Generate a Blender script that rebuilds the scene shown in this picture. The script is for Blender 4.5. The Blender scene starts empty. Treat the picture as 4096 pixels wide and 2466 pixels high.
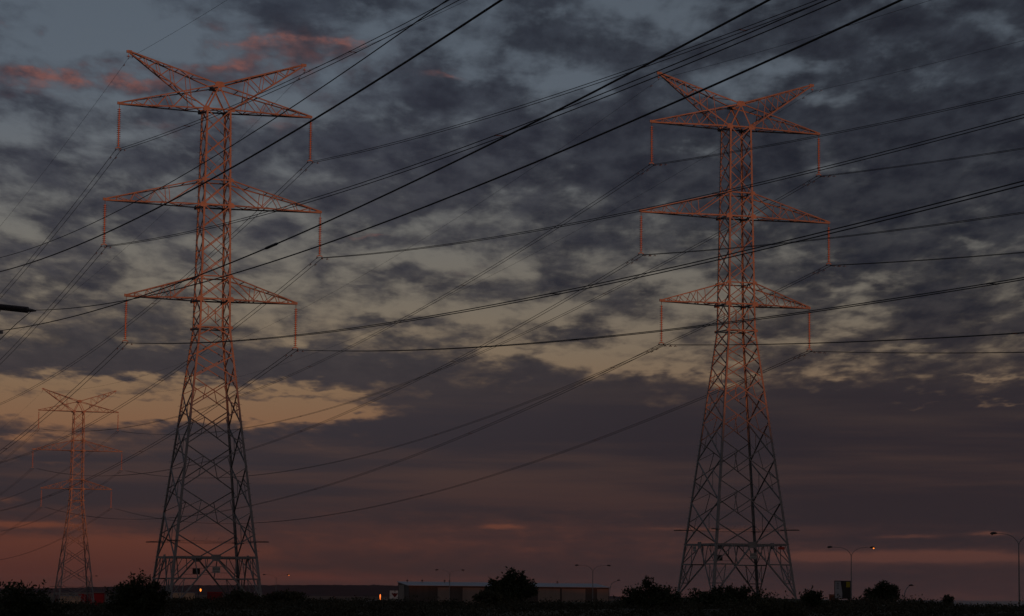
import bpy, bmesh, math, random
import numpy as np
from mathutils import Vector, Matrix
sc = bpy.context.scene
col = sc.collection
R = math.radians

# ------------------------------------------------------------------ camera
cam = bpy.data.cameras.new('camera')
cam.sensor_fit = 'HORIZONTAL'; cam.sensor_width = 36.0; cam.lens = 92.03
cam.clip_start = 0.5; cam.clip_end = 30000
camo = bpy.data.objects.new('camera', cam); col.objects.link(camo)
PITCH, ROLL = 0.1089, 0.0097
fw = Vector((0, math.cos(PITCH), math.sin(PITCH)))
u0 = Vector((0, -math.sin(PITCH), math.cos(PITCH))); r0 = Vector((1, 0, 0))
rt = r0*math.cos(ROLL) + u0*math.sin(ROLL)
up = u0*math.cos(ROLL) - r0*math.sin(ROLL)
camo.matrix_world = Matrix(((rt.x, up.x, -fw.x, 0), (rt.y, up.y, -fw.y, 0), (rt.z, up.z, -fw.z, 1.7), (0, 0, 0, 1)))
sc.camera = camo
sc.view_settings.view_transform = 'Standard'; sc.view_settings.look = 'None'
sc.view_settings.exposure = 0.0; sc.view_settings.gamma = 1.0; sc.view_settings.use_curve_mapping = False

# ------------------------------------------------------------------ sun (low, behind the camera to the right)
SUN_EL, SUN_AZ = R(1.0), R(152)
S = Vector((math.sin(SUN_AZ)*math.cos(SUN_EL), math.cos(SUN_AZ)*math.cos(SUN_EL), math.sin(SUN_EL)))
sl = bpy.data.lights.new('sun', 'SUN'); sl.energy = 1.14; sl.angle = R(0.53); sl.color = (1.0, 0.225, 0.065)
slo = bpy.data.objects.new('sun', sl); col.objects.link(slo)
slo.rotation_euler = S.to_track_quat('Z', 'Y').to_euler(); slo.location = S*200

# ------------------------------------------------------------------ dusk sky: clear air, broken cloud deck, by direction (degrees)
def lin(c):
    return tuple(((v/255)/12.92 if v/255 <= .04045 else ((v/255+.055)/1.055)**2.4) for v in c)
# cloud masses and gaps: azimuth, elevation, half-widths (degrees), weight
CLOUDS = [(-9.62, 12.15, 3.18, 1.136, -0.46), (-6.27, 12.55, 1.09, 0.546, -0.08), (4.72, 10.26, 7.27, 1.818, 0.22), (8.82, 11.82, 3.82, 2.0, 0.1), (0.13, 9.16, 2.36, 0.636, 0.2), (-7.14, 7.04, 5.46, 1.364, -0.08),
(-1.21, 6.33, 3.82, 1.273, -0.16), (3.54, 5.91, 3.0, 1.0, -0.08), (8.34, 7.17, 3.64, 2.364, 0.24), (1.06, 7.9, 2.73, 0.727, 0.14), (9.22, 4.83, 2.73, 0.818, 0.16), (9.69, 8.86, 3.0, 3.819, 0.14),
(2.25, 9.09, 2.73, 1.0, 0.18), (-9.44, 9.13, 2.73, 0.636, 0.16), (-10.05, 5.53, 2.0, 0.364, 0.12), (-7.36, 5.0, 4.55, 0.309, 0.7), (-3.74, 4.86, 2.36, 0.291, 0.6), (-9.77, 4.95, 2.36, 0.273, 0.25),
(-2.14, 7.5, 1.82, 0.546, -0.14), (-4.46, 4.36, 1.18, 0.055, -0.5), (4.27, 3.11, 8.18, 1.273, 0.7), (-6.58, 2.36, 6.36, 0.909, 0.6), (9.64, 2.59, 4.55, 1.364, 0.6), (0.18, 4.03, 3.0, 0.636, 0.55),
(2.47, 0.39, 10.91, 0.364, 0.3), (-2.84, 12.55, 0.64, 0.364, -0.16), (-0.94, 11.59, 0.55, 0.409, -0.16), (-0.27, 11.24, 0.55, 0.318, -0.13), (-2.91, 10.7, 0.64, 0.273, -0.15), (-4.03, 10.94, 0.45, 0.227, -0.1),
(0.95, 12.72, 0.36, 0.2, -0.22), (2.09, 12.78, 0.64, 0.255, -0.34), (3.06, 12.6, 0.55, 0.273, -0.24), (3.84, 12.42, 0.64, 0.364, -0.3), (0.25, 11.47, 0.64, 0.455, -0.32), (1.33, 11.25, 0.55, 0.364, -0.26),
(1.8, 10.75, 0.45, 0.2, -0.2), (3.32, 10.57, 0.55, 0.182, -0.22), (4.86, 11.16, 1.0, 0.345, -0.32), (3.33, 9.78, 0.55, 0.2, -0.22), (1.44, 8.87, 0.5, 0.164, -0.24), (5.82, 11.51, 0.73, 0.273, -0.3),
(6.54, 11.45, 0.64, 0.227, -0.34), (7.38, 10.9, 0.64, 0.182, -0.3), (6.68, 10.78, 0.45, 0.227, -0.26), (9.64, 11.24, 0.82, 0.255, -0.24), (10.52, 12.28, 0.55, 0.273, -0.24), (6.99, 9.43, 0.64, 0.255, -0.36),
(6.02, 9.14, 0.55, 0.2, -0.32), (8.66, 11.91, 0.82, 0.364, -0.16), (9.37, 7.87, 0.64, 0.318, -0.42), (9.82, 7.59, 0.55, 0.182, -0.34), (7.58, 8.34, 0.82, 0.2, -0.3), (7.43, 6.78, 1.0, 0.182, -0.4),
(5.99, 6.69, 1.0, 0.218, -0.34), (7.3, 5.93, 0.55, 0.273, -0.36), (7.79, 6.2, 0.55, 0.127, -0.22), (6.67, 7.41, 0.55, 0.164, -0.28), (8.61, 5.3, 1.0, 0.127, -0.36), (6.08, 5.55, 1.09, 0.145, -0.3),
(6.98, 5.01, 1.09, 0.164, -0.45), (6.97, 4.65, 0.64, 0.127, -0.42), (8.9, 4.79, 0.55, 0.127, -0.34), (10.32, 4.72, 0.73, 0.082, -0.42), (10.67, 4.25, 1.0, 0.082, -0.46), (8.96, 4.46, 0.36, 0.109, -0.32),
(8.85, 4.14, 0.73, 0.073, -0.32), (3.34, 6.93, 0.82, 0.218, -0.26), (1.52, 6.08, 1.45, 0.236, -0.16), (1.81, 5.25, 1.82, 0.236, -0.34), (3.36, 5.01, 1.27, 0.182, -0.36), (4.72, 4.78, 0.55, 0.2, -0.42),
(-8.42, 4.44, 3.82, 0.145, -0.42), (-8.14, 3.91, 3.82, 0.255, -1.15), (-4.82, 3.97, 1.45, 0.218, -0.75), (-3.64, 3.94, 0.64, 0.127, -0.4), (-5.47, 7.82, 0.82, 0.2, 0.16), (-4.96, 7.89, 0.55, 0.145, 0.14),
(-2.99, 8.32, 0.82, 0.164, 0.18), (-2.15, 7.68, 1.09, 0.2, 0.22), (-2.5, 7.04, 0.82, 0.164, 0.26), (-2.04, 6.79, 0.64, 0.145, 0.22), (-1.23, 6.96, 1.0, 0.164, 0.16), (-3.2, 5.88, 0.82, 0.127, 0.22),
(-2.67, 5.49, 1.09, 0.127, 0.24), (-1.97, 5.87, 0.55, 0.091, 0.16), (-0.62, 6.57, 1.09, 0.164, 0.2), (-0.88, 5.69, 0.64, 0.118, 0.2), (0.61, 6.86, 0.82, 0.182, 0.16), (1.97, 6.44, 1.09, 0.2, 0.2),
(2.97, 6.15, 1.36, 0.236, 0.26), (1.01, 5.68, 0.82, 0.127, 0.24), (1.83, 5.72, 0.55, 0.091, 0.2), (-3.36, 6.67, 0.73, 0.073, 0.14), (-3.33, 6.54, 0.55, 0.055, 0.12), (0.3, 5.43, 0.64, 0.091, 0.2),
(-7.47, 7.92, 1.09, 0.182, 0.18), (-10.62, 6.81, 1.18, 0.2, 0.2), (-9.23, 6.54, 0.82, 0.145, 0.14), (-9.65, 5.59, 1.45, 0.182, 0.12), (-4.97, 11.87, 1.27, 0.345, 0.42), (-10.48, 10.92, 0.73, 0.273, 0.34),
(-8.32, 10.85, 1.09, 0.182, 0.3), (-9.37, 11.45, 0.55, 0.182, 0.24), (-10.33, 12.03, 0.27, 0.182, 0.22), (-6.24, 11.34, 0.45, 0.2, 0.3), (-7.24, 11.28, 0.27, 0.127, 0.22), (-7.4, 10.19, 1.45, 0.273, 0.12),
(-4.7, 12.28, 0.55, 0.227, 0.22), (-5.44, 12.65, 0.82, 0.164, 0.26), (-1.55, 11.0, 1.18, 0.455, 0.3), (-3.82, 9.11, 3.0, 0.546, 0.18), (1.49, 11.97, 1.45, 0.455, 0.16), (-10.46, 1.39, 1.0, 0.064, -0.65),
(-10.83, 1.91, 0.27, 0.055, -0.4), (-9.88, 2.74, 0.36, 0.055, -0.35), (-9.65, 0.67, 2.36, 0.418, -0.75), (-7.26, 0.83, 1.82, 0.273, -0.35), (-4.75, 0.36, 1.82, 0.127, -0.35), (-0.16, 1.46, 0.41, 0.045, -0.65),
(-2.04, 0.3, 4.55, 0.127, -0.2), (4.28, 1.44, 1.45, 0.055, -0.3), (6.61, 0.89, 0.82, 0.109, -0.62), (9.63, 0.9, 1.73, 0.136, -0.66), (7.94, 0.84, 1.09, 0.091, -0.4), (10.33, 1.4, 0.55, 0.045, -0.5),
(8.66, 1.32, 0.82, 0.045, -0.34), (-10.52, 3.28, 2.73, 0.045, -0.2)]
PINK = [(-7.52, 11.44, 3.82, 0.909, 0.3), (-4.96, 11.6, 1.82, 0.546, 0.35), (-10.48, 11.01, 0.73, 0.273, 1.2), (-8.32, 10.96, 0.68, 0.218, 0.9), (-10.33, 11.99, 0.25, 0.164, 0.6), (-5.98, 11.93, 1.09, 0.145, 0.8),
(-3.59, 12.02, 0.45, 0.127, 1.3), (-4.7, 12.04, 1.09, 0.109, 0.7), (-6.29, 11.39, 0.36, 0.164, 0.9), (-7.24, 11.31, 0.27, 0.127, 0.6), (-11.23, 12.12, 0.23, 0.182, 0.5), (-9.07, 11.96, 0.18, 0.127, 0.4),
(-9.37, 11.45, 0.27, 0.145, 0.3), (-5.48, 10.15, 0.73, 0.182, 0.45), (-1.46, 11.39, 0.45, 0.073, 0.7), (-3.06, 7.78, 0.45, 0.055, 0.6), (-7.84, 9.99, 0.55, 0.127, 0.4), (-0.85, 6.97, 0.55, 0.073, 0.25),
(-4.94, 10.66, 0.55, 0.182, 0.4), (-7.53, 12.11, 0.27, 0.109, 0.35), (-9.94, 10.85, 0.36, 0.273, 0.6)]

w = bpy.data.worlds.new('World'); sc.world = w; w.use_nodes = True
nt = w.node_tree
for n_ in list(nt.nodes): nt.nodes.remove(n_)
def N(t, **kw):
    n_ = nt.nodes.new(t)
    for k, v in kw.items(): setattr(n_, k, v)
    return n_
def put(sock, v):
    if isinstance(v, bpy.types.NodeSocket): nt.links.new(v, sock)
    else: sock.default_value = v
def M(op, a, b=0.0, c=0.0, clamp=False):
    n_ = N('ShaderNodeMath', operation=op, use_clamp=clamp)
    put(n_.inputs[0], a); put(n_.inputs[1], b); put(n_.inputs[2], c)
    return n_.outputs[0]
def V(op, a, b=None, c=None):
    n_ = N('ShaderNodeVectorMath', operation=op)
    put(n_.inputs[0], a)
    if b is not None: put(n_.inputs[1], b)
    if c is not None: put(n_.inputs[2], c)
    return n_.outputs['Value'] if op in ('DOT_PRODUCT', 'LENGTH') else n_.outputs[0]
def smooth(x, a, b):
    n_ = N('ShaderNodeMapRange', interpolation_type='SMOOTHSTEP')
    put(n_.inputs[0], x); put(n_.inputs[1], a); put(n_.inputs[2], b)
    return n_.outputs[0]
def ramp(x, lo, hi, stops):
    n_ = N('ShaderNodeValToRGB'); cr = n_.color_ramp
    t = M('DIVIDE', M('SUBTRACT', x, lo), hi-lo)
    while len(cr.elements) < len(stops): cr.elements.new(0.5)
    for e, (p, c) in zip(cr.elements, sorted(stops)):
        e.position = (p-lo)/(hi-lo); e.color = (*lin(c), 1)
    put(n_.inputs[0], t)
    return n_.outputs[0]
def mix(f, a, b):
    n_ = N('ShaderNodeMix', data_type='RGBA')
    put(n_.inputs[0], f)
    put(n_.inputs[6], a if isinstance(a, bpy.types.NodeSocket) else (*a, 1)); put(n_.inputs[7], b if isinstance(b, bpy.types.NodeSocket) else (*b, 1))
    return n_.outputs[2]
def noise(vec, scale, detail=6.0, rough=0.55, dist=0.0):
    n_ = N('ShaderNodeTexNoise', noise_dimensions='3D')
    put(n_.inputs['Vector'], vec); n_.inputs['Scale'].default_value = scale; n_.inputs['Detail'].default_value = detail
    n_.inputs['Roughness'].default_value = rough; n_.inputs['Distortion'].default_value = dist
    return n_.outputs['Fac']
def comb(x, y, z=0.0):
    n_ = N('ShaderNodeCombineXYZ'); put(n_.inputs[0], x); put(n_.inputs[1], y); put(n_.inputs[2], z)
    return n_.outputs[0]
tc = N('ShaderNodeTexCoord'); sep = N('ShaderNodeSeparateXYZ'); nt.links.new(tc.outputs['Generated'], sep.inputs[0])
DX, DY, DZ = sep.outputs
azd = M('MULTIPLY', M('ARCTAN2', DX, DY), 57.29578)
eld = M('MULTIPLY', M('ARCSINE', DZ), 57.29578)
# foreshortened coordinates of a cloud deck overhead
elp = M('MAXIMUM', M('DIVIDE', eld, 57.29578), -0.03)
rr = M('DIVIDE', 1.0, M('ADD', elp, 0.13))
cu = M('MULTIPLY', M('DIVIDE', azd, 57.29578/1.5), rr)
cp = comb(cu, rr, 3.7)
# ragged edges: wander the blob centres a little
wv = N('ShaderNodeTexNoise'); put(wv.inputs['Vector'], cp); wv.inputs['Scale'].default_value = 13.0; wv.inputs['Detail'].default_value = 3.0
wob = V('MULTIPLY', V('SUBTRACT', wv.outputs['Color'], (0.5, 0.5, 0.5)), (2.0, 0.85, 0.0))
wob = V('SCALE', wob); nt.links.new(M('MULTIPLY_ADD', smooth(eld, 1.0, 5.5), 0.9, 0.1), wob.node.inputs['Scale'])
P0 = V('ADD', comb(azd, eld), wob)
def blobs(lst, start):
    acc = start
    for a, e, sa, se, wt in lst:
        q = V('MULTIPLY_ADD', P0, (1/sa, 1/se, 0), (-a/sa, -e/se, 0))
        d2 = V('DOT_PRODUCT', q, q)
        acc = M('MULTIPLY_ADD', M('POWER', 0.3679, d2), wt, acc)
    return acc
n1 = noise(V('MULTIPLY', cp, (1.0, 0.85, 1.0)), 7.2, 7.0, 0.54, 0.2)
n2 = noise(V('MULTIPLY', cp, (1.0, 0.8, 1.0)), 30.0, 5.0, 0.58)
D = M('MULTIPLY_ADD', M('SUBTRACT', n1, 0.5), 1.75, M('MULTIPLY', M('SUBTRACT', n2, 0.5), 0.32))
D = M('MULTIPLY', D, M('MULTIPLY_ADD', smooth(eld, 0.8, 5.0), 0.68, 0.32))
D = blobs(CLOUDS, M('ADD', D, 0.05))
cover = smooth(D, -0.27, 0.21)
thick = smooth(D, 0.0, 0.45)
side = smooth(azd, -9.0, 12.0)
clear = ramp(eld, -1.0, 90.0, [(-1, (70, 42, 40)), (0.4, (77, 45, 41)), (1.4, (98, 57, 46)), (3.4, (128, 92, 69)), (4.4, (129, 103, 80)), (5.3, (129, 112, 93)), (6.3, (121, 112, 100)),
     (7.8, (112, 110, 106)), (9.4, (102, 106, 111)), (11, (91, 100, 111)), (14, (84, 94, 106)), (30, (84, 91, 100)), (90, (64, 70, 80))])
clear = mix(M('MULTIPLY', side, 0.22), clear, lin((66, 68, 70)))
sky = N('ShaderNodeTexSky', sky_type='NISHITA', sun_disc=False, sun_elevation=SUN_EL, sun_rotation=SUN_AZ)
nis = V('SCALE', sky.outputs[0]); nis.node.inputs['Scale'].default_value = 0.05
clear = mix(0.06, clear, nis)
dark = ramp(eld, -1.0, 90.0, [(-1, (54, 39, 40)), (0.4, (54, 40, 40)), (1.3, (52, 42, 44)), (2.6, (51, 45, 49)), (4.2, (54, 50, 55)), (5.4, (57, 55, 60)), (7.5, (55, 55, 64)), (10, (50, 52, 63)), (13, (46, 50, 61)), (40, (58, 60, 68)), (90, (50, 54, 64))])
dark = mix(M('MULTIPLY', smooth(azd, -6.0, 7.0), 0.9), dark, mix(smooth(eld, 2.0, 8.0), lin((45, 38, 42)), lin((37, 39, 48))))
thin = mix(0.5, clear, dark)
cl = mix(thick, mix(0.25, dark, clear), dark)
tex = noise(V('MULTIPLY', cp, (1.0, 0.72, 1.0)), 15.0, 5.0, 0.56)
cl = mix(M('MULTIPLY', M('SUBTRACT', 1.0, smooth(tex, 0.3, 0.72)), smooth(eld, 3.4, 6.5)), mix(M('MULTIPLY', smooth(eld, 3.4, 6.5), 0.14), cl, clear), V('SCALE', cl))
cl_s = [n_ for n_ in nt.nodes if n_.type == 'VECT_MATH' and n_.operation == 'SCALE'][-1]; cl_s.inputs['Scale'].default_value = 0.80
pk = blobs(PINK, 0.0)
pkf = M('MULTIPLY', M('MULTIPLY', smooth(pk, 0.0, 1.3), smooth(D, -0.2, 0.05)), M('MULTIPLY_ADD', smooth(n2, 0.3, 0.7), 0.75, 0.15), clamp=True)
cl = mix(pkf, cl, lin((126, 84, 78)))
cover = M('MAXIMUM', cover, M('MULTIPLY', pkf, 0.55))
band = noise(comb(M('MULTIPLY', azd, 0.10), M('MULTIPLY', eld, 1.5), 1.3), 1.0, 4.0, 0.55)
cl = mix(M('MULTIPLY', smooth(band, 0.42, 0.70), M('SUBTRACT', 0.20, M('MULTIPLY', smooth(eld, 2.5, 5.5), 0.20))), cl, clear)
skyc = mix(cover, clear, cl)
# afterglow round the low sun, in the west behind the camera
sd = M('MAXIMUM', V('DOT_PRODUCT', tc.outputs['Generated'], tuple(S)), 0.0)
glow_ = V('SCALE', (0.75, 0.34, 0.20)); nt.links.new(M('MULTIPLY', M('POWER', sd, 9.0), 0.22), glow_.node.inputs['Scale'])
skyc = V('ADD', skyc, glow_)
bg = N('ShaderNodeBackground'); put(bg.inputs[0], skyc); bg.inputs[1].default_value = 1.0
wo = N('ShaderNodeOutputWorld'); nt.links.new(bg.outputs[0], wo.inputs[0])

# ------------------------------------------------------------------ helpers
rng = random.Random(7)
def material(name, base, rough=0.7, metal=0.0, var=0.25, scale=3.0, bump=0.0, spec=0.3, coord='Object', stretch=(1, 1, 1)):
    m = bpy.data.materials.new(name); m.use_nodes = True
    t = m.node_tree; b = t.nodes['Principled BSDF']
    b.inputs['Roughness'].default_value = rough; b.inputs['Metallic'].default_value = metal; b.inputs['Specular IOR Level'].default_value = spec
    c = t.nodes.new('ShaderNodeTexCoord'); mp = t.nodes.new('ShaderNodeMapping'); mp.inputs['Scale'].default_value = stretch
    t.links.new(c.outputs[coord], mp.inputs[0])
    nz = t.nodes.new('ShaderNodeTexNoise'); nz.inputs['Scale'].default_value = scale; nz.inputs['Detail'].default_value = 5
    t.links.new(mp.outputs[0], nz.inputs['Vector'])
    rp = t.nodes.new('ShaderNodeValToRGB')
    lo = [max(0, v*(1-var)) for v in base]; hi = [min(1, v*(1+var)) for v in base]
    rp.color_ramp.elements[0].position = 0.3; rp.color_ramp.elements[1].position = 0.7
    rp.color_ramp.elements[0].color = (*lo, 1); rp.color_ramp.elements[1].color = (*hi, 1)
    t.links.new(nz.outputs['Fac'], rp.inputs[0]); t.links.new(rp.outputs[0], b.inputs['Base Color'])
    if bump:
        bp = t.nodes.new('ShaderNodeBump'); bp.inputs['Strength'].default_value = bump
        t.links.new(nz.outputs['Fac'], bp.inputs['Height']); t.links.new(bp.outputs[0], b.inputs['Normal'])
    return m
def glow(name, c, s):
    m = bpy.data.materials.new(name); m.use_nodes = True
    t = m.node_tree; b = t.nodes['Principled BSDF']
    b.inputs['Base Color'].default_value = (*c, 1); b.inputs['Emission Color'].default_value = (*c, 1); b.inputs['Emission Strength'].default_value = s
    return m
MT = dict(
    steel=material('galvanised_steel', (0.235, 0.235, 0.238), 0.55, 0.15, 0.18, 2.0),
    porcelain=material('brown_porcelain', (0.55, 0.32, 0.21), 0.3, 0.0, 0.1, 5.0),
    wire=material('weathered_aluminium', (0.035, 0.033, 0.036), 0.6, 0.2, 0.15, 1.0),
    fitting=material('fitting_steel', (0.10, 0.09, 0.09), 0.5, 0.4, 0.2, 6.0),
    rubber=material('dark_sheds', (0.12, 0.12, 0.135), 0.6, 0.0, 0.2, 8.0),
    wood=material('pole_timber', (0.16, 0.12, 0.09), 0.85, 0.0, 0.3, 4.0, 0.3, stretch=(1, 1, .1)),
    plate_dark=material('sign_back', (0.02, 0.02, 0.022), 0.5, 0.0, 0.15, 6.0),
    plate_pale=material('sign_pale', (0.42, 0.42, 0.40), 0.5, 0.0, 0.15, 6.0),
    plate_red=material('sign_red', (0.45, 0.05, 0.03), 0.5, 0.0, 0.15, 6.0),
    ink=material('sign_ink', (0.03, 0.03, 0.03), 0.6, 0.0, 0.1, 6.0),
    leaf=material('dark_foliage', (0.040, 0.048, 0.026), 0.75, 0.0, 0.4, 1.5, spec=0.15),
    leaf2=material('olive_foliage', (0.060, 0.060, 0.034), 0.75, 0.0, 0.4, 1.5, spec=0.15),
    bark=material('bark', (0.07, 0.055, 0.045), 0.9, 0.0, 0.3, 8.0),
    scrub=material('coastal_scrub', (0.050, 0.048, 0.033), 0.85, 0.0, 0.5, 0.35, spec=0.1),
    sand=material('dune_ground', (0.075, 0.066, 0.05), 0.95, 0.0, 0.5, 0.05, 0.4, spec=0.1),
    hill=material('hill_scrub', (0.026, 0.024, 0.034), 0.95, 0.0, 0.25, 0.02, spec=0.05),
    road=material('asphalt', (0.05, 0.05, 0.052), 0.9, 0.0, 0.2, 2.0),
    pole=material('lamp_pole', (0.22, 0.22, 0.22), 0.5, 0.4, 0.15, 2.0),
    head=material('lamp_head', (0.035, 0.035, 0.038), 0.5, 0.2, 0.15, 4.0),
    glass=material('lamp_glass', (0.12, 0.12, 0.12), 0.2, 0.0, 0.1, 6.0),
    wall_brown=material('cladding_brown', (0.075, 0.062, 0.056), 0.75, 0.0, 0.18, 0.6, stretch=(1, 1, .15)),
    wall_pale=material('cladding_pale', (0.26, 0.21, 0.18), 0.75, 0.0, 0.12, 0.6, stretch=(1, 1, .15)),
    roof=material('metal_roof', (0.30, 0.34, 0.40), 0.45, 0.3, 0.10, 0.8),
    white=material('white_board', (0.75, 0.72, 0.68), 0.6, 0.0, 0.06, 2.0),
    red=material('red_paint', (0.40, 0.010, 0.012), 0.55, 0.0, 0.18, 1.2),
    dred=material('dark_red_paint', (0.18, 0.004, 0.006), 0.55, 0.0, 0.2, 1.2),
    beige=material('beige_render', (0.55, 0.38, 0.26), 0.8, 0.0, 0.15, 0.8),
    grey=material('grey_paint', (0.32, 0.33, 0.36), 0.6, 0.0, 0.15, 1.0),
    black=material('black_print', (0.02, 0.02, 0.022), 0.6, 0.0, 0.15, 3.0),
    yellow=material('yellow_print', (0.30, 0.25, 0.01), 0.6, 0.0, 0.15, 3.0),
    orange=material('rust_paint', (0.22, 0.06, 0.03), 0.7, 0.0, 0.15, 1.5),
    sodium=glow('sodium_glass', (1.0, 0.24, 0.035), 2.0),
    ember=glow('orange_glow', (1.0, 0.20, 0.035), 1.6),  # tiny far lamp, and the sun glint painted as glow on a post
)
wm = bpy.data.materials.new('sea_water'); wm.use_nodes = True
_b = wm.node_tree.nodes['Principled BSDF']; _b.inputs['Specular IOR Level'].default_value = 0.3; _b.inputs['Base Color'].default_value = (0.02, 0.025, 0.03, 1); _b.inputs['Roughness'].default_value = 0.25
_n = wm.node_tree.nodes.new('ShaderNodeTexNoise'); _n.inputs['Scale'].default_value = 0.05; _n.inputs['Detail'].default_value = 6
_c = wm.node_tree.nodes.new('ShaderNodeTexCoord'); wm.node_tree.links.new(_c.outputs['Object'], _n.inputs['Vector'])
_p = wm.node_tree.nodes.new('ShaderNodeBump'); _p.inputs['Strength'].default_value = 0.6; _p.inputs['Distance'].default_value = 2.0
wm.node_tree.links.new(_n.outputs['Fac'], _p.inputs['Height']); wm.node_tree.links.new(_p.outputs[0], _b.inputs['Normal'])

def thing(name, label, cat, loc=(0, 0, 0), rz=0.0, group=None):
    o = bpy.data.objects.new(name, None); col.objects.link(o)
    o.location = loc; o.rotation_euler = (0, 0, rz); o.empty_display_size = 0.5
    o['label'] = label; o['category'] = cat
    if group: o['group'] = group
    return o
def tag(o, label, cat, group=None):
    o['label'] = label; o['category'] = cat
    if group: o['group'] = group
    return o
class MB:
    def __init__(self): self.v = []; self.f = []
    def add(self, vs, fs):
        k = len(self.v); self.v += [tuple(p) for p in vs]; self.f += [tuple(i+k for i in q) for q in fs]
    def box(self, c, s, rz=0.0):
        cx, cy, cz = c; sx, sy, sz = s[0]/2, s[1]/2, s[2]/2; ca, sa = math.cos(rz), math.sin(rz)
        vs = []
        for z in (-sz, sz):
            for x, y in ((-sx, -sy), (sx, -sy), (sx, sy), (-sx, sy)):
                vs.append((cx+x*ca-y*sa, cy+x*sa+y*ca, cz+z))
        self.add(vs, [(3, 2, 1, 0), (4, 5, 6, 7), (0, 1, 5, 4), (1, 2, 6, 5), (2, 3, 7, 6), (3, 0, 4, 7)])
    def angle(self, p, q, w_, inward, t=None):
        """steel angle section from p to q, its two flanges lying in and across the plane whose inner side is 'inward'"""
        p = Vector(p); q = Vector(q); d = (q-p).normalized(); t = t or max(0.008, w_*0.12)
        e1 = Vector(inward); e1 = e1 - d*e1.dot(d)
        if e1.length < 1e-4: e1 = d.orthogonal()
        e1.normalize(); e2 = d.cross(e1)
        prof = [(0, 0), (w_, 0), (w_, t), (t, t), (t, w_), (0, w_)]
        vs = [b + e2*(x-w_/2) + e1*y for b in (p, q) for x, y in prof]
        self.add(vs, [(i, (i+1) % 6, (i+1) % 6+6, i+6) for i in range(6)] + [(5, 4, 3, 2, 1, 0), (6, 7, 8, 9, 10, 11)])
    def corner(self, p, q, w_, ax, ay, t=0.02):
        """leg angle: flanges run along ax and ay from the outer corner line p-q"""
        p = Vector(p); q = Vector(q); ax = Vector(ax); ay = Vector(ay)
        prof = [(0, 0), (w_, 0), (w_, t), (t, t), (t, w_), (0, w_)]
        vs = [b + ax*x + ay*y for b in (p, q) for x, y in prof]
        fs = [(i, (i+1) % 6, (i+1) % 6+6, i+6) for i in range(6)] + [(5, 4, 3, 2, 1, 0), (6, 7, 8, 9, 10, 11)]
        self.add(vs, fs)
    def tube(self, pts, r, n=6, cap=True):
        pts = [Vector(p) for p in pts]; k = len(pts); vs = []; fs = []
        rs = r if isinstance(r, (list, tuple)) else [r]*k
        for i, p in enumerate(pts):
            d = (pts[min(i+1, k-1)]-pts[max(i-1, 0)]).normalized()
            e1 = d.cross(Vector((0, 0, 1)))
            if e1.length < 1e-3: e1 = Vector((1, 0, 0))
            e1.normalize(); e2 = d.cross(e1)
            for j in range(n):
                a = 2*math.pi*j/n; vs.append(p + (e1*math.cos(a)+e2*math.sin(a))*rs[i])
        for i in range(k-1):
            for j in range(n): fs.append((i*n+j, i*n+(j+1) % n, (i+1)*n+(j+1) % n, (i+1)*n+j))
        if cap: fs += [tuple(range(n))[::-1], tuple((k-1)*n+j for j in range(n))]
        self.add(vs, fs)
    def lathe(self, prof, c=(0, 0, 0), n=12):
        vs = [(c[0]+r*math.cos(2*math.pi*j/n), c[1]+r*math.sin(2*math.pi*j/n), c[2]+z) for r, z in prof for j in range(n)]
        fs = [(i*n+j, i*n+(j+1) % n, (i+1)*n+(j+1) % n, (i+1)*n+j) for i in range(len(prof)-1) for j in range(n)]
        fs += [tuple(range(n))[::-1], tuple((len(prof)-1)*n+j for j in range(n))]
        self.add(vs, fs)
    def plate(self, c, ux, uz, poly, t):
        """flat polygon plate of thickness t, centre c, in the plane of ux, uz"""
        c = Vector(c); ux = Vector(ux).normalized(); uz = Vector(uz).normalized(); nn = ux.cross(uz)
        k = len(poly)
        vs = [c + ux*x + uz*z + nn*s*t/2 for s in (-1, 1) for x, z in poly]
        self.add(vs, [tuple(range(k))[::-1], tuple(range(k, 2*k))] + [(i, (i+1) % k, (i+1) % k+k, i+k) for i in range(k)])
    def mesh(self, name, mat):
        me = bpy.data.meshes.new(name); me.from_pydata(self.v, [], self.f); me.update()
        me.materials.append(mat)
        bm = bmesh.new(); bm.from_mesh(me); bmesh.ops.recalc_face_normals(bm, faces=bm.faces); bm.to_mesh(me); bm.free()
        return me
    def build(self, name, mat, parent=None):
        return place(name, self.mesh(name, mat), parent)
def place(name, me, parent=None):
    o = bpy.data.objects.new(name, me); col.objects.link(o)
    if parent: o.parent = parent
    return o
def copy_tree(o, parent=None):
    c = o.copy(); col.objects.link(c); c.parent = parent
    for ch in list(o.children): copy_tree(ch, c)
    return c
def struct(name, verts, faces, mat, smooth_=True, kind='structure'):
    me = bpy.data.meshes.new(name); me.from_pydata(verts, [], faces); me.update(); me.materials.append(mat)
    if smooth_: me.polygons.foreach_set('use_smooth', [True]*len(me.polygons))
    o = bpy.data.objects.new(name, me); col.objects.link(o); o['kind'] = kind
    return o

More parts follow.
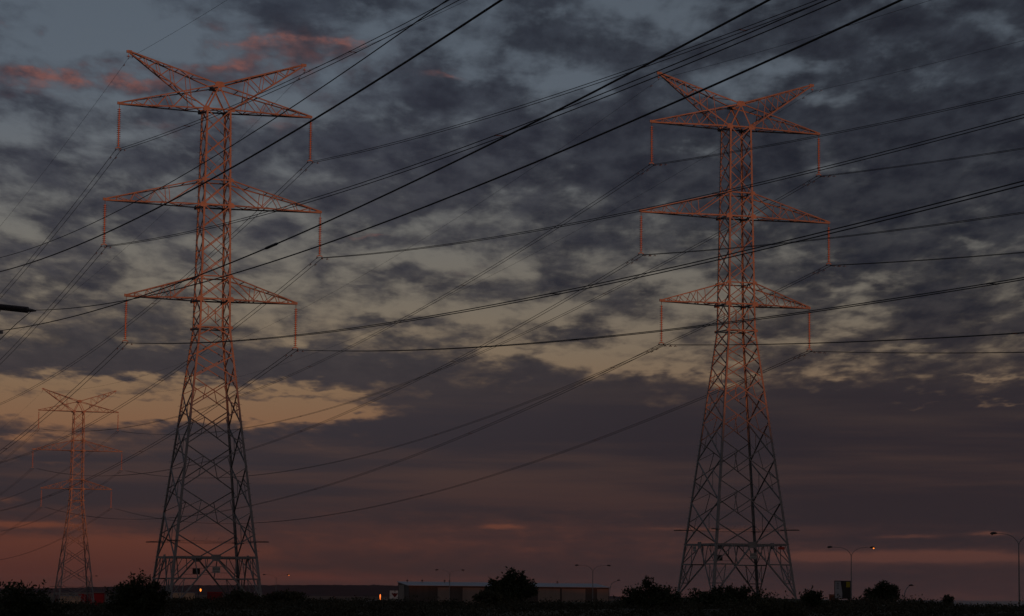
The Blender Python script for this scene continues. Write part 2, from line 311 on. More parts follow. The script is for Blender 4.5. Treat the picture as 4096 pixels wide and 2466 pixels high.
# ------------------------------------------------------------------ ground, sea, hills
def sst(a, b, x): t = np.clip((x-a)/(b-a), 0, 1); return t*t*(3-2*t)
def crest(x):   # height of the scrub line on the fore-dune across the view
    return np.interp(x, [-60, -22, -17, -15, -14, -11, -6, 3, 8, 13, 14.8, 16.2, 17.6, 19, 20.5, 24, 60], [1.2, 1.2, 1.17, 1.3, 1.44, 1.46, 1.41, 1.42, 1.55, 1.60, 1.72, 1.70, 1.62, 1.44, 1.52, 1.4, 1.4])
def ground(x, y):
    x = np.asarray(x, float); y = np.asarray(y, float)
    xx = x*110/np.maximum(y, 40)
    h = (crest(xx)-0.40)*sst(38, 100, y)*(1-sst(140, 186, y))
    h = h + 0.07*np.sin(x*0.31+y*0.13)+0.06*np.sin(x*0.83-y*0.4+1.3)*sst(20, 60, y)
    h = h + 1.6*np.exp(-((x-18.1)**2+(y-210.5)**2)/(2*16**2))
    lo = -3.2 + 0.1*np.exp(-((x+81)**2+(y-489)**2)/(2*30**2))
    k = sst(250, 430, y); h = h*(1-k) + lo*k
    sea = sst(0.135, 0.16, x/np.maximum(y, 1))*sst(260, 480, y)
    return h - 3.6*sea
xs = np.unique(np.concatenate([np.linspace(-2600, -200, 24), np.linspace(-200, -60, 36), np.linspace(-60, 60, 161), np.linspace(60, 200, 36), np.linspace(200, 2600, 24)]))
ys = np.unique(np.concatenate([np.linspace(-800, 0, 20), np.linspace(0, 30, 12), np.linspace(30, 260, 150), np.linspace(260, 700, 50), np.linspace(700, 5200, 24)]))
X, Y = np.meshgrid(xs, ys); Z = ground(X, Y)
nx, ny = len(xs), len(ys)
gv = np.stack([X, Y, Z], -1).reshape(-1, 3).tolist()
gf = [(j*nx+i, j*nx+i+1, (j+1)*nx+i+1, (j+1)*nx+i) for j in range(ny-1) for i in range(nx-1)]
struct('ground', gv, gf, MT['sand'])
struct('sea', [(-6000, 430, -4.6), (6000, 430, -4.6), (9000, 9000, -4.6), (-9000, 9000, -4.6)], [(0, 1, 2, 3)], wm, False)
# wooded hills on the horizon, left of centre
hr = random.Random(3)
hx = np.arange(-1500, 420, 1.6); prof = []
cr_ = np.interp(hx, [-1500, -860, -690, -515, -360, -210, -20, 90, 180, 300, 420], [1.5, 1.5, 3.4, 9.9, 11.6, 13.4, 8.5, 3.0, -1.0, -4.0, -4.4])
jag = np.array([hr.uniform(-.5, .9)*(1.6 if hr.random() < .08 else 1) for _ in hx])
hv = []; hf = []; rows = [(3500, 0.0, 0), (3700, 0.55, 0), (3880, 0.93, 0.3), (4000, 1.0, 1.0), (4100, .93, .3), (4500, 0.0, 0)]
for yy, k, j in rows:
    for i, x in enumerate(hx): hv.append((float(x), yy, float(-4.8 + (cr_[i]+4.8)*k + jag[i]*j)))
m_ = len(hx)
for r_ in range(len(rows)-1):
    for i in range(m_-1): hf.append((r_*m_+i, r_*m_+i+1, (r_+1)*m_+i+1, (r_+1)*m_+i))
struct('hills', hv, hf, MT['hill'])
# the dune ridge to the west, behind the viewer, whose shadow lies across the plain
Sh = Vector((S.x, S.y, 0)).normalized(); Sp = Vector((-Sh.y, Sh.x, 0))
rv = []; rf = []; nu, nw_ = 161, 13
for j in range(nw_):
    tt = -150 + 300*j/(nw_-1)
    for i in range(nu):
        q = Sh*(350+tt) + Sp*(-900+1800*i/(nu-1))
        crz = 25.3 + 0.5*math.sin(i*0.9) + 0.35*math.sin(i*2.3+1)
        rv.append((q.x, q.y, -1.5 + (crz+1.5)*math.exp(-(tt/62)**2)))
for j in range(nw_-1):
    for i in range(nu-1): rf.append((j*nu+i, j*nu+i+1, (j+1)*nu+i+1, (j+1)*nu+i))
struct('dune_ridge', rv, rf, MT['sand'])

# ------------------------------------------------------------------ lattice towers
HP, HE, H1, H2, H3, HW, HR = 39.90, 42.14, 38.02, 30.68, 23.54, 21.39, 4.19
WE, W1, W2, W3 = 6.893, 7.460, 8.345, 6.560
A1, AW, AR = 0.957, 1.203, 3.158
T2, T3 = 1.92, 1.72            # depth of the middle and bottom crossarms at the body
LS = 3.5                       # arm tip to conductor
def half(z):
    if z >= HW: return AW + (A1-AW)*(z-HW)/(H1-HW)
    return AW + (AR-AW)*(HW-z)/(HW-HR)
def cornerpt(sx, sy, z): a = half(z); return Vector((sx*a, sy*a, z))
FACES = [('y', -1), ('x', 1), ('y', 1), ('x', -1)]
def facept(fc, s, z):
    ax, sg = fc; a = half(z)
    return Vector((s*a, sg*a, z)) if ax == 'y' else Vector((sg*a, s*a, z))
def inward(fc): return Vector((0, -fc[1], 0)) if fc[0] == 'y' else Vector((-fc[1], 0, 0))
def lerp(a, b, t): return a*(1-t)+b*t
def tower_body(mb):
    main = [HR, 7.63, 11.0, 14.05, 16.57, 18.55, 20.05, HW]
    mids = [HR] + [(a+b)/2 for a, b in zip(main[:-1], main[1:])] + [HW]
    for fc in FACES:
        nn = inward(fc)
        nodes = main if fc[0] == 'x' else mids
        for k, (a, b) in enumerate(zip(nodes[:-1], nodes[1:])):
            wd = 0.085 if a < 15 else 0.072
            if fc[0] == 'y' and k == 0:      # half panel standing on the middle of the belt
                c = facept(fc, 0, HR)
                for s in (-1, 1): mb.angle(facept(fc, s, b), c, wd, nn)
                continue
            if fc[0] == 'y' and k == len(nodes)-2:
                c = facept(fc, 0, b)
                for s in (-1, 1): mb.angle(facept(fc, s, a), c, wd, nn)
                continue
            bl, br, tl, tr = facept(fc, -1, a), facept(fc, 1, a), facept(fc, -1, b), facept(fc, 1, b)
            mb.angle(bl, tr, wd, nn); mb.angle(br + nn*0.02, tl + nn*0.02, wd, nn)
            zm = (a+b)/2
            ul, ll = lerp(tl, br, .27), lerp(bl, tr, .27); ur, lr = lerp(tr, bl, .27), lerp(br, tl, .27)
            rw = 0.05
            if a < 17.5:
                mb.angle(facept(fc, -1, zm), ul, rw, nn); mb.angle(ul, ll, rw, nn)
                mb.angle(facept(fc, 1, zm), lr, rw, nn); mb.angle(ur, lr, rw, nn)
    # cage above the waist: crossed panels, the side faces half a panel out of step
    up_ = [HW, H3, H3+T3, H3+T3+1.81, H3+T3+3.62, H2, H2+T2, H2+T2+1.81, H2+T2+3.62, H1]
    for fc in FACES:
        nn = inward(fc)
        if fc[0] == 'y': nodes = up_
        else: nodes = [HW] + [(a+b)/2 for a, b in zip(up_[:-1], up_[1:])] + [H1]
        for a, b in zip(nodes[:-1], nodes[1:]):
            bl, br, tl, tr = facept(fc, -1, a), facept(fc, 1, a), facept(fc, -1, b), facept(fc, 1, b)
            mb.angle(bl, tr, 0.072, nn); mb.angle(br + nn*0.02, tl + nn*0.02, 0.062, nn)
            if a < H3-.1 and fc[0] == 'y':
                ul, ll = lerp(tl, br, .27), lerp(bl, tr, .27); ur, lr = lerp(tr, bl, .27), lerp(br, tl, .27)
                mb.angle(ul, ll, 0.05, nn); mb.angle(ur, lr, 0.05, nn); mb.angle(facept(fc, -1, (a+b)/2), ul, .05, nn); mb.angle(facept(fc, 1, (a+b)/2), lr, .05, nn)
        for z, wd in ((HR, 0.13), (HW, 0.09), (H3, 0.11), (H3+T3, 0.09), (H2, 0.11), (H2+T2, 0.09), (H1, 0.11)):
            mb.angle(facept(fc, -1, z), facept(fc, 1, z), wd, nn)
    for z in (HR, HW, H3, H2, H1):     # plan bracing
        mb.angle(cornerpt(-1, -1, z), cornerpt(1, 1, z), 0.07, (0, 0, 1)); mb.angle(cornerpt(1, -1, z)+Vector((0, 0, .03)), cornerpt(-1, 1, z)+Vector((0, 0, .03)), 0.07, (0, 0, 1))
    for a, b in (((0, -1), (1, 0)), ((1, 0), (0, 1)), ((0, 1), (-1, 0)), ((-1, 0), (0, -1))):
        mb.angle((a[0]*AR, a[1]*AR, HR-.02), (b[0]*AR, b[1]*AR, HR-.02), 0.09, (0, 0, 1))
def tower_base(mb):
    for fc in FACES:
        nn = inward(fc); c = facept(fc, 0, HR)
        for s in (-1, 1):
            foot = facept(fc, s, 0.0); mb.angle(c, foot, 0.11, nn)
            d26, d11 = lerp(c, foot, (HR-2.62)/HR), lerp(c, foot, (HR-1.13)/HR)
            l26, l11 = facept(fc, s, 2.62), facept(fc, s, 1.13)
            q = facept(fc, s*0.5, HR); q2 = facept(fc, s*0.26, HR)
            mb.angle(l26, d26, 0.10, nn); mb.angle(l11, d11, 0.08, nn)
            mb.angle(q, d26, 0.07, nn); mb.angle(q, l26, 0.07, nn); mb.angle(q2, lerp(c, d26, .55), 0.05, nn)
            mb.angle(facept(fc, s*.78, HR), l26, 0.05, nn)
            mid = (l26+d26)/2
            mb.angle(mid, d11, 0.06, nn); mb.angle(l26, d11, 0.05, nn); mb.angle(mid, l11, 0.045, nn)
    for sx in (-1, 1):
        mb.angle((sx*AR*.5, -AR, HR-.03), (sx*AR*.5, AR, HR-.03), .06, (0, 0, 1))
def gussets(mb):
    for z, s in ((H1, .42), (H2, .40), (H3, .40), (H2+T2, .30), (H3+T3, .30), (HW, .26)):
        for sx in (-1, 1):
            for sy in (-1, 1):
                p = cornerpt(sx, sy, z)
                mb.plate(p+Vector((0, sy*.016, 0)), (1, 0, 0), (0, 0, 1), [(-s*.6, -s*.45), (s*.6, -s*.45), (s*.65, s*.1), (s*.3, s*.45), (-s*.3, s*.45), (-s*.65, s*.1)], .014)
    for fc in FACES:
        c = facept(fc, 0, HR); nn = inward(fc); ux = (1, 0, 0) if fc[0] == 'y' else (0, 1, 0)
        mb.plate(c-nn*.02, ux, (0, 0, 1), [(-.4, -.1), (-.2, -.28), (.2, -.28), (.4, -.1), (.35, .2), (-.35, .2)], .016)
def arm(mb, side, z, w_, dep, peak=False):
    tip = [Vector((side*w_, sy*0.07, z)) for sy in (-1, 1)]
    a = half(z); lo = [Vector((side*a, sy*a, z)) for sy in (-1, 1)]
    if peak: hi = [Vector((0, sy*A1, HP)) for sy in (-1, 1)]
    else: b = half(z+dep); hi = [Vector((side*b, sy*b, z+dep)) for sy in (-1, 1)]
    tp = [t+Vector((0, 0, .10)) for t in tip]
    for i, sy in enumerate((-1, 1)):
        nn = Vector((0, -sy, 0))
        mb.angle(lo[i], tip[i], 0.10, nn); mb.angle(hi[i], tp[i], 0.085, nn)
        n = 5 if not peak else 6
        ts = [0.0, .34, .56, .74, .88] if not peak else [.16, .38, .56, .72, .86]
        prev = None
        for k, t in enumerate(ts):
            pl, ph = lerp(lo[i], tip[i], t), lerp(hi[i], tp[i], min(1, t+.14))
            if k or peak: mb.angle(pl, ph, 0.05, nn)
            if k == 0 and not peak:
                mb.angle(hi[i], lerp(lo[i], tip[i], .36), 0.07, nn)
            nl = lerp(lo[i], tip[i], ts[k+1] if k+1 < len(ts) else .95)
            if not (k == 0 and not peak): mb.angle(ph, nl, 0.047, nn)
            if k == 0 and not peak: mb.angle(lerp(lo[i], tip[i], .34), lerp(hi[i], tp[i], .36), .055, nn)
    # plan lacing under the arm and over its back
    ts = [0, .2, .4, .58, .74, .88]
    for k in range(len(ts)-1):
        s = k % 2
        mb.angle(lerp(lo[s], tip[s], ts[k])+Vector((0, 0, .02)), lerp(lo[1-s], tip[1-s], ts[k+1])+Vector((0, 0, .02)), .07, (0, 0, 1))
        mb.angle(lerp(lo[0], tip[0], ts[k+1])+Vector((0, 0, .045)), lerp(lo[1], tip[1], ts[k+1])+Vector((0, 0, .045)), .05, (0, 0, 1))
        if k: mb.angle(lerp(hi[0], tp[0], ts[k]), lerp(hi[1], tp[1], ts[k]), .05, (0, 0, -1))
    mb.plate((side*(w_-.12), 0, z+.04), (1, 0, 0), (0, 0, 1), [(-.25, -.07), (.2, -.07), (.2, .1), (-.25, .14)], .10)
def earth_arm(mb, side):
    tip = Vector((side*WE, 0, HE)); hi = [Vector((0, sy*A1, HP)) for sy in (-1, 1)]; lo = [cornerpt(side, sy, H1) for sy in (-1, 1)]
    th = [tip+Vector((0, sy*.06, 0)) for sy in (-1, 1)]; tl = [tip+Vector((-side*.15, sy*.06, -.16)) for sy in (-1, 1)]
    for i, sy in enumerate((-1, 1)):
        nn = Vector((0, -sy, 0))
        mb.angle(hi[i], th[i], .11, nn); mb.angle(lo[i], tl[i], .11, nn)
        ts = [.12, .34, .52, .68, .82]
        for k, t in enumerate(ts):
            ph, pl = lerp(hi[i], th[i], t), lerp(lo[i], tl[i], min(1, t+.08))
            if k: mb.angle(ph, pl, .055, nn)
            if k+1 < len(ts): mb.angle(pl, lerp(hi[i], th[i], ts[k+1]), .055, nn)
    ts = [.1, .28, .45, .6, .74, .87]
    for k in range(len(ts)-1):
        s = k % 2
        for A_, B_ in ((hi, th), (lo, tl)):
            mb.angle(lerp(A_[s], B_[s], ts[k]), lerp(A_[1-s], B_[1-s], ts[k+1]), .055, (0, 0, 1))
            mb.angle(lerp(A_[0], B_[0], ts[k+1]), lerp(A_[1], B_[1], ts[k+1]), .05, (0, 0, 1))
    if side < 0:
        for sy in (-1, 1):
            mb.plate((0, sy*(A1+.016), HP), (1, 0, 0), (0, 0, 1), [(-.42, -.18), (.42, -.18), (.30, .16), (.18, .22), (-.18, .22), (-.30, .16)], .014)
    mb.plate(tip-Vector((side*.1, 0, .06)), (1, 0, 0), (0, 0, 1), [(-.2, -.1), (.2, -.1), (.2, .1), (-.2, .1)], .12)
def leg_mesh(sx, sy):
    mb = MB(); ax, ay = (-sx, 0, 0), (0, -sy, 0)
    zs = [-.8, 8.0, 15.0, HW]
    for a, b, wd in zip(zs[:-1], zs[1:], (.195, .17, .15)):
        mb.corner(cornerpt(sx, sy, a), cornerpt(sx, sy, b), wd, ax, ay)
    mb.corner(cornerpt(sx, sy, HW), cornerpt(sx, sy, H1), .145, ax, ay)
    pk = Vector((0, sy*A1, HP)); mb.corner(cornerpt(sx, sy, H1), pk, .12, ax, ay, .016)
    if sx*sy < 0:       # step bolts on two of the legs
        z = 3.4; k = 0
        while z < H1-.2:
            p = cornerpt(sx, sy, z); d = Vector((sx, 0, 0)) if k % 2 else Vector((0, sy, 0))
            mb.tube([p, p+d*.17], .011, 4); z += .42; k += 1
    mb.box((sx*half(-.55), sy*half(-.55), -.55), (.7, .7, .5))
    return mb
def sign_part(tw, c, ux, mat, face):
    mb = MB(); mb.plate(c, ux, (0, 0, 1), [(-.29, -.21), (.29, -.21), (.29, .21), (-.29, .21)], .012)
    p = mb.build('warning_sign', mat, tw)
    if mat == MT['plate_pale']:
        ib = MB(); cc = Vector(c)+Vector(face)*.010
        for z, h in ((.125, .035), (.03, .035)): ib.plate(cc+Vector((0, 0, z)), ux, (0, 0, 1), [(-.25, -h/2), (.25, -h/2), (.25, h/2), (-.25, h/2)], .004)
        for x in (-.235, .235): ib.plate(cc+Vector(ux)*x+Vector((0, 0, .078)), ux, (0, 0, 1), [(-.016, -.03), (.016, -.03), (.016, .03), (-.016, .03)], .004)
        ib.plate(cc+Vector((0, 0, -.12)), ux, (0, 0, 1), [(-.22, -.012), (.22, -.012), (.22, .012), (-.22, .012)], .004)
        ib.build('sign_marking', MT['ink'], p)
    return p
def sign_rails(mb, fc, z):
    nn = inward(fc); c = facept(fc, 0, z); ux = Vector((1, 0, 0)) if fc[0] == 'y' else Vector((0, 1, 0))
    for dz in (-.23, .23):
        t = (HR-(z+dz))/HR; e = half(0)*t+.12
        mb.tube([c+ux*-e+Vector((0, 0, dz))-nn*.03, c+ux*e+Vector((0, 0, dz))-nn*.03], .016, 5)
def climb_guard(mb):
    z = 5.32; pts = []
    for sx in (-1, 1):
        for sy in (-1, 1):
            p = cornerpt(sx, sy, z); d = Vector((sx, sy, 0)).normalized()
            for o in (-.05, .05):
                q = Vector((-d.y, d.x, 0))*o
                mb.angle(p-d*.55+q, p+d*1.05+q, .07, (0, 0, 1))
            pts.append((p, d))
    for k in range(4):
        r = .25+.25*k
        ring = [p+d*r+Vector((0, 0, .02+.03*k)) for p, d in (pts[0], pts[1], pts[3], pts[2])]
        for i in range(4):
            a, b = ring[i], ring[(i+1) % 4]; mb.tube([a, (a+b)/2-Vector((0, 0, .05)), b], .005, 3)
    for k in range(5):      # loose barb ends
        a = lerp(pts[0][0], pts[2][0], .2+.15*k)+Vector((0, -.6, .1)); mb.tube([a, a+Vector((.12, 0, .22))], .010, 3)
def make_tower(loc, rz, label, big=True):
    t = thing('transmission_tower', label, 'pylon', loc, rz, 'steel lattice transmission towers')
    for sx in (-1, 1):
        for sy in (-1, 1): place('leg', LEG[sx, sy], t)
    place('body_bracing', BODY, t); place('base_bracing', BASE, t); place('climb_guard', GUARD, t)
    for k in range(6): place('crossarm', ARMS[k], t)
    for k in range(2): place('earthwire_arm', EARMS[k], t)
    if big:
        sign_part(t, (0, half(3.2)+.03, 3.2), (1, 0, 0), MT['plate_dark'], (0, 1, 0))
        sign_part(t, (0, -half(3.2)-.05, 3.28), (1, 0, 0), MT['plate_pale'], (0, -1, 0))
    return t
def mk(fn, name, *a, mat='steel'):
    mb = MB(); fn(mb, *a); return mb.mesh(name, MT[mat])
LEG = {(sx, sy): leg_mesh(sx, sy).mesh('leg', MT['steel']) for sx in (-1, 1) for sy in (-1, 1)}
def tower_frame(mb): tower_body(mb); gussets(mb)
BODY = mk(tower_frame, 'body_bracing')
def tower_foot(mb): tower_base(mb); sign_rails(mb, ('y', -1), 3.28); sign_rails(mb, ('y', 1), 3.2)
BASE = mk(tower_foot, 'base_bracing'); GUARD = mk(climb_guard, 'climb_guard', mat='fitting')
ARMS = [mk(arm, 'crossarm', s, z, w_, d, pk_) for z, w_, d, pk_ in ((H1, W1, HP-H1, True), (H2, W2, T2, False), (H3, W3, T3, False)) for s in (-1, 1)]
EARMS = [mk(earth_arm, 'earthwire_arm', s) for s in (-1, 1)]
TW = {'L': ((-22.634, 196.324, 0.0), 0.3405), 'R': ((18.125, 210.492, 1.60), 0.3365), 'F': ((-80.913, 489.327, -3.10), 0.334)}
tl = make_tower(*TW['L'], 'big orange-lit lattice pylon on the left with a round dark bush at its foot')
tr = make_tower(*TW['R'], 'big orange-lit lattice pylon on the right with leafy shrubs round its feet')
tf = make_tower(*TW['F'], 'small distant lattice pylon above the red shed, its lower half fading', big=False)
p_ = sign_part(tr, (-half(3.85)+.0, .95, 3.86), (0, 1, 0), MT['plate_pale'], (-1, 0, 0)); p_['label'] = 'pale number plate under the belt'
mb = MB(); mb.plate((half(3.9)*.78, -half(3.9)-.03, 3.93), (1, 0, 0), (0, 0, 1), [(-.29, -.1), (.29, -.1), (.29, .1), (-.29, .1)], .012)
p_ = mb.build('number_plate', MT['plate_red'], tr); p_['label'] = 'small red plate under the belt'

# ------------------------------------------------------------------ insulators
def disc_mesh(n=14):
    mb = MB(); mb.lathe([(.03, .075), (.045, .06), (.047, .025), (.145, -.012), (.148, -.026), (.10, -.030), (.03, -.036), (.03, -.07)], n=n); return mb.mesh('disc', MT['porcelain'])
DISC = disc_mesh()
_h = MB(); _h.tube([(0, 0, 0), (0, .05, -.09), (0, .05, -.2), (0, 0, -.3)], .018, 5); _h.tube([(0, 0, 0), (0, -.05, -.09), (0, -.05, -.2), (0, 0, -.3)], .018, 5); HOOK = _h.mesh('shackle', MT['steel'])
_y = MB(); _y.plate((0, 0, -3.34), (1, 0, 0), (0, 0, 1), [(-.24, -.05), (-.20, .0), (-.04, .075), (.04, .075), (.20, 0), (.24, -.05), (.19, -.06), (0, -.005), (-.19, -.06)], .03)
YOKE = _y.mesh('yoke_plate', MT['steel'])
_c = MB()
_c.tube([(0, -.2, -.035), (0, -.1, 0), (0, .1, 0), (0, .2, -.035)], [.02, .045, .045, .02], 6); _c.tube([(0, 0, 0), (0, 0, .12)], .025, 5); CLAMP = _c.mesh('suspension_clamp', MT['fitting'])
_s = MB()
for k in range(20): _s.lathe([(.03, .075), (.045, .06), (.047, .025), (.145, -.012), (.148, -.026), (.03, -.036), (.03, -.07)], (0, 0, -.40-.1455*k), 8)
STACK = _s.mesh('disc_stack', MT['porcelain'])
SN = {'L': 'the big left pylon', 'R': 'the big right pylon', 'F': 'the small distant pylon'}
ARMN = {1: ('top', H1, W1), 2: ('middle', H2, W2), 3: ('bottom', H3, W3)}
def local(t, l):
    (x, y, z), a = TW[t]; c, s = math.cos(a), math.sin(a)
    return Vector((x+l[0]*c-l[1]*s, y+l[0]*s+l[1]*c, z+l[2]))
ATT = {}
for t in 'LRF':
    proto = None
    for k, (an, h, w_) in ARMN.items():
        for s in (-1, 1):
            lab = 'disc insulator string under the %s tip of the %s crossarm of %s' % ('left' if s < 0 else 'right', an, SN[t])
            p = local(t, (s*(w_-.03), 0, h))
            ATT[t, k, s] = local(t, (s*(w_-.03), 0, h-LS))
            if proto is None:
                o = thing('insulator_string', lab, 'insulator', p, TW[t][1], 'insulator strings')
                place('shackle', HOOK, o)
                if t == 'F': place('disc_stack', STACK, o)
                else:
                    for q in range(20):
                        d = place('disc', DISC, o); d.location = (0, 0, -.40-.1455*q)
                place('yoke_plate', YOKE, o)
                for e in (-.2, .2): c = place('suspension_clamp', CLAMP, o); c.location = (e, 0, -LS)
                proto = o
            else:
                o = copy_tree(proto); o.location = p; o['label'] = lab
_e = MB(); _e.tube([(0, 0, 0), (0, 0, -.55)], .016, 5); EROD = _e.mesh('hanger', MT['steel'])
_e = MB(); _e.lathe([(.03, .05), (.05, .02), (.13, -.01), (.13, -.03), (.03, -.035)], (0, 0, -.36), 12); EDISC = _e.mesh('disc', MT['porcelain'])
for t in 'LRF':
    for s in (-1, 1):
        p = local(t, (s*(WE-.05), 0, HE-.05)); ATT[t, 'E', s] = local(t, (s*(WE-.05), 0, HE-.58))
        o = thing('earthwire_hanger', 'single-disc hanger at the tip of the %s peak arm of %s' % ('left' if s < 0 else 'right', SN[t]), 'insulator', p, TW[t][1], 'earth wire hangers')
        place('hanger', EROD, o); place('disc', EDISC, o); c = place('suspension_clamp', CLAMP, o); c.location = (0, 0, -.56); c.scale = (.6, .6, .6)

# ------------------------------------------------------------------ conductors (parabolas along the lines)
LN = Vector((math.sin(.3385), -math.cos(.3385), 0))      # along the lines, towards the viewer
CX = Vector((math.cos(.3385), math.sin(.3385), 0))
SAG = {'LE-n': (-0.08501, 0.000292), 'LE+n': (-0.08292, 0.000285), 'L1-n': (-0.09854, 0.000329), 'L1+n': (-0.10055, 0.000348), 'L2-n': (-0.10167, 0.000350), 'L2+n': (-0.10183, 0.000355), 'L3-n': (-0.09561, 0.000331), 'L3+n': (-0.09546, 0.000333), 'LE-f': (-0.08826, 0.000275), 'LE+f': (-0.09385, 0.000294), 'L1-f': (-0.10519, 0.000333), 'L1+f': (-0.10587, 0.000335), 'L2-f': (-0.10932, 0.000373), 'L2+f': (-0.10887, 0.000345), 'L3-f': (-0.10631, 0.000336), 'L3+f': (-0.10524, 0.000333), 'RE-n': (-0.08267, 0.000279), 'RE+n': (-0.07983, 0.000256), 'R1-n': (-0.09514, 0.000321), 'R1+n': (-0.09742, 0.000328), 'R2-n': (-0.09621, 0.000325), 'R2+n': (-0.09555, 0.000337), 'R3-n': (-0.09098, 0.000307), 'R3+n': (-0.09748, 0.000329), 'RE-f': (-0.09913, 0.000281), 'RE+f': (-0.10032, 0.000285), 'R1-f': (-0.10981, 0.000317), 'R1+f': (-0.11378, 0.000331), 'R2-f': (-0.11369, 0.000331), 'R2+f': (-0.11269, 0.000327), 'R3-f': (-0.10811, 0.000312), 'R3+f': (-0.11518, 0.000336)}
def span(p, sg, ab, s1, off, n=60):
    return [p + LN*(sg*s1*i/n) + Vector((0, 0, ab[0]*(s1*i/n) + ab[1]*(s1*i/n)**2)) + CX*off for i in range(n+1)]
def damper(mb, p, d):
    for q in (-.17, .17): mb.tube([p+d*(q-.05)-Vector((0, 0, .11)), p+d*(q+.05)-Vector((0, 0, .11))], .03, 5)
    mb.tube([p+d*-.17-Vector((0, 0, .11)), p+d*.17-Vector((0, 0, .11))], .009, 4); mb.tube([p, p-Vector((0, 0, .11))], .02, 4)
def twin(t, k, s, spans, label, group, spacers):
    """spans: list of (start, sign, (a,b), length)"""
    o = thing('twin_conductor', label, 'power line', ATT[t, k, s], 0, group); base = o.location.copy()
    for off in (-.2, .2):
        mb = MB()
        for p, sg, ab, L_ in spans: mb.tube([q-base for q in span(p, sg, ab, L_, off)], .021, 5)
        mb.build('wire', MT['wire'], o)
    for (i, s_) in spacers:
        p, sg, ab, L_ = spans[i]; q = p + LN*sg*s_ + Vector((0, 0, ab[0]*s_+ab[1]*s_**2)) - base
        mb = MB(); mb.tube([q-CX*.2, q+CX*.2], .020, 5)
        for e in (-.2, .2): mb.tube([q+CX*e-LN*.14, q+CX*e+LN*.14], .030, 5)
        mb.build('spacer', MT['fitting'], o)
    for i, (p, sg, ab, L_) in enumerate(spans):
        for off in (-.2, .2):
            for s_ in ((1.35, 2.4) if t == 'R' else (1.5,)) if sg > 0 or t == 'R' else (1.9,):
                q = p + LN*sg*s_ + Vector((0, 0, ab[0]*s_)) + CX*off - base
                mb = MB(); damper(mb, q, (LN*sg+Vector((0, 0, ab[0]))).normalized()); mb.build('vibration_damper', MT['fitting'], o)
def earth(t, s, spans, label):
    o = thing('earth_wire', label, 'power line', ATT[t, 'E', s], 0, 'earth wires'); base = o.location.copy()
    mb = MB()
    for p, sg, ab, L_ in spans: mb.tube([q-base for q in span(p, sg, ab, L_, 0)], .012, 4)
    mb.build('wire', MT['wire'], o)
    for p, sg, ab, L_ in spans[:2]:
        q = p + LN*sg*1.6 + Vector((0, 0, ab[0]*1.6)) - base; mb = MB(); damper(mb, q, LN*sg); mb.build('vibration_damper', MT['fitting'], o)
NEAR = {'L1-': (24, 64, 150), 'L1+': (80, 150), 'L2-': (90, 155), 'L2+': (75, 128), 'L3-': (40, 92, 150), 'L3+': (60, 105), 'R1-': (62,), 'R1+': (50,), 'R2-': (60,), 'R2+': (48,), 'R3-': (55,), 'R3+': (44,)}
for s, sd in ((-1, 'left'), (1, 'right')):
    sc_ = '-' if s < 0 else '+'
    for k in (1, 2, 3):
        an = ARMN[k][0]; key = 'L%d%s' % (k, sc_)
        spn = [(ATT['L', k, s], 1, SAG[key+'n'], 205), (ATT['L', k, s], -1, SAG[key+'f'], 296)]
        twin('L', k, s, spn, 'twin power line under the %s tip of the left pylon\'s %s crossarm' % (sd, an), 'twin conductors', [(0, q) for q in NEAR[key]] + [(1, 58), (1, 110)])
        key = 'R%d%s' % (k, sc_); a0 = ATT['R', k, s]; a1_ = ATT['F', k, s]
        spn = [(a0, 1, SAG[key+'n'], 215)]
        v = a1_-a0; L_ = math.hypot(v.x, v.y); b_ = SAG[key+'f'][1]; ab = ((v.z-b_*L_*L_)/L_, b_)
        spn += [(a0, -1, ab, L_), (a1_, -1, (-.106, .00033), 296)]
        twin('R', k, s, spn, 'twin line from the right pylon\'s %s crossarm, %s tip, to the distant pylon' % (an, sd), 'twin conductors', [(0, q) for q in NEAR[key]] + [(1, 48), (1, 105), (1, 165), (1, 225)])
    earth('L', s, [(ATT['L', 'E', s], 1, SAG['LE%sn' % sc_], 205), (ATT['L', 'E', s], -1, SAG['LE%sf' % sc_], 296)], 'thin earth wire over the %s peak arm of the big left pylon' % sd)
    a0 = ATT['R', 'E', s]; a1_ = ATT['F', 'E', s]; v = a1_-a0; L_ = math.hypot(v.x, v.y); b_ = .000283; ab = ((v.z-b_*L_*L_)/L_, b_)
    earth('R', s, [(a0, 1, SAG['RE%sn' % sc_], 215), (a0, -1, ab, L_), (a1_, -1, (-.095, .00028), 296)], 'thin earth wire from the right pylon\'s %s peak arm to the distant pylon' % sd)

# the lower pole line that crosses close overhead
def pole_wire(name, x0, d, ab, s0, s1, r, label, group='single wires of the near pole line'):
    x0 = Vector(x0); d = Vector((*d, 0)); o = thing(name, label, 'power line', x0, 0, group)
    mb = MB(); n = 60
    mb.tube([d*s + Vector((0, 0, ab[0]*s+ab[1]*s*s)) for s in [s0+(s1-s0)*i/n for i in range(n+1)]], r, 6)
    mb.build('wire', MT['wire'], o); return o, d, ab
D18 = (.309, -.9511)
pole_wire('overhead_wire', (-14.784, 75, 10.812), D18, (-.08392, .000783), -11.5, 110, .0145, 'thick single wire crossing the left pylon\'s middle crossarm on its way down left')
pole_wire('overhead_wire', (-14.797, 75, 11.219), D18, (-.08921, .000919), -11.5, 110, .008, 'thinner single wire highest of the near pole line, passing under the left pylon\'s top crossarm')
pole_wire('overhead_wire', (-15.541, 85, 10.772), D18, (-.09855, .00076), 0, 110, .0125, 'thick single wire ending at the dark insulator at the left edge')
o_, d_, ab_ = pole_wire('overhead_wire', (-16.696, 85, 10.088), (.3256, -.9455), (-.0752, .000744), -1.2, 110, .0135, 'thick single wire with a fat splice passing under the left pylon\'s bottom crossarm')
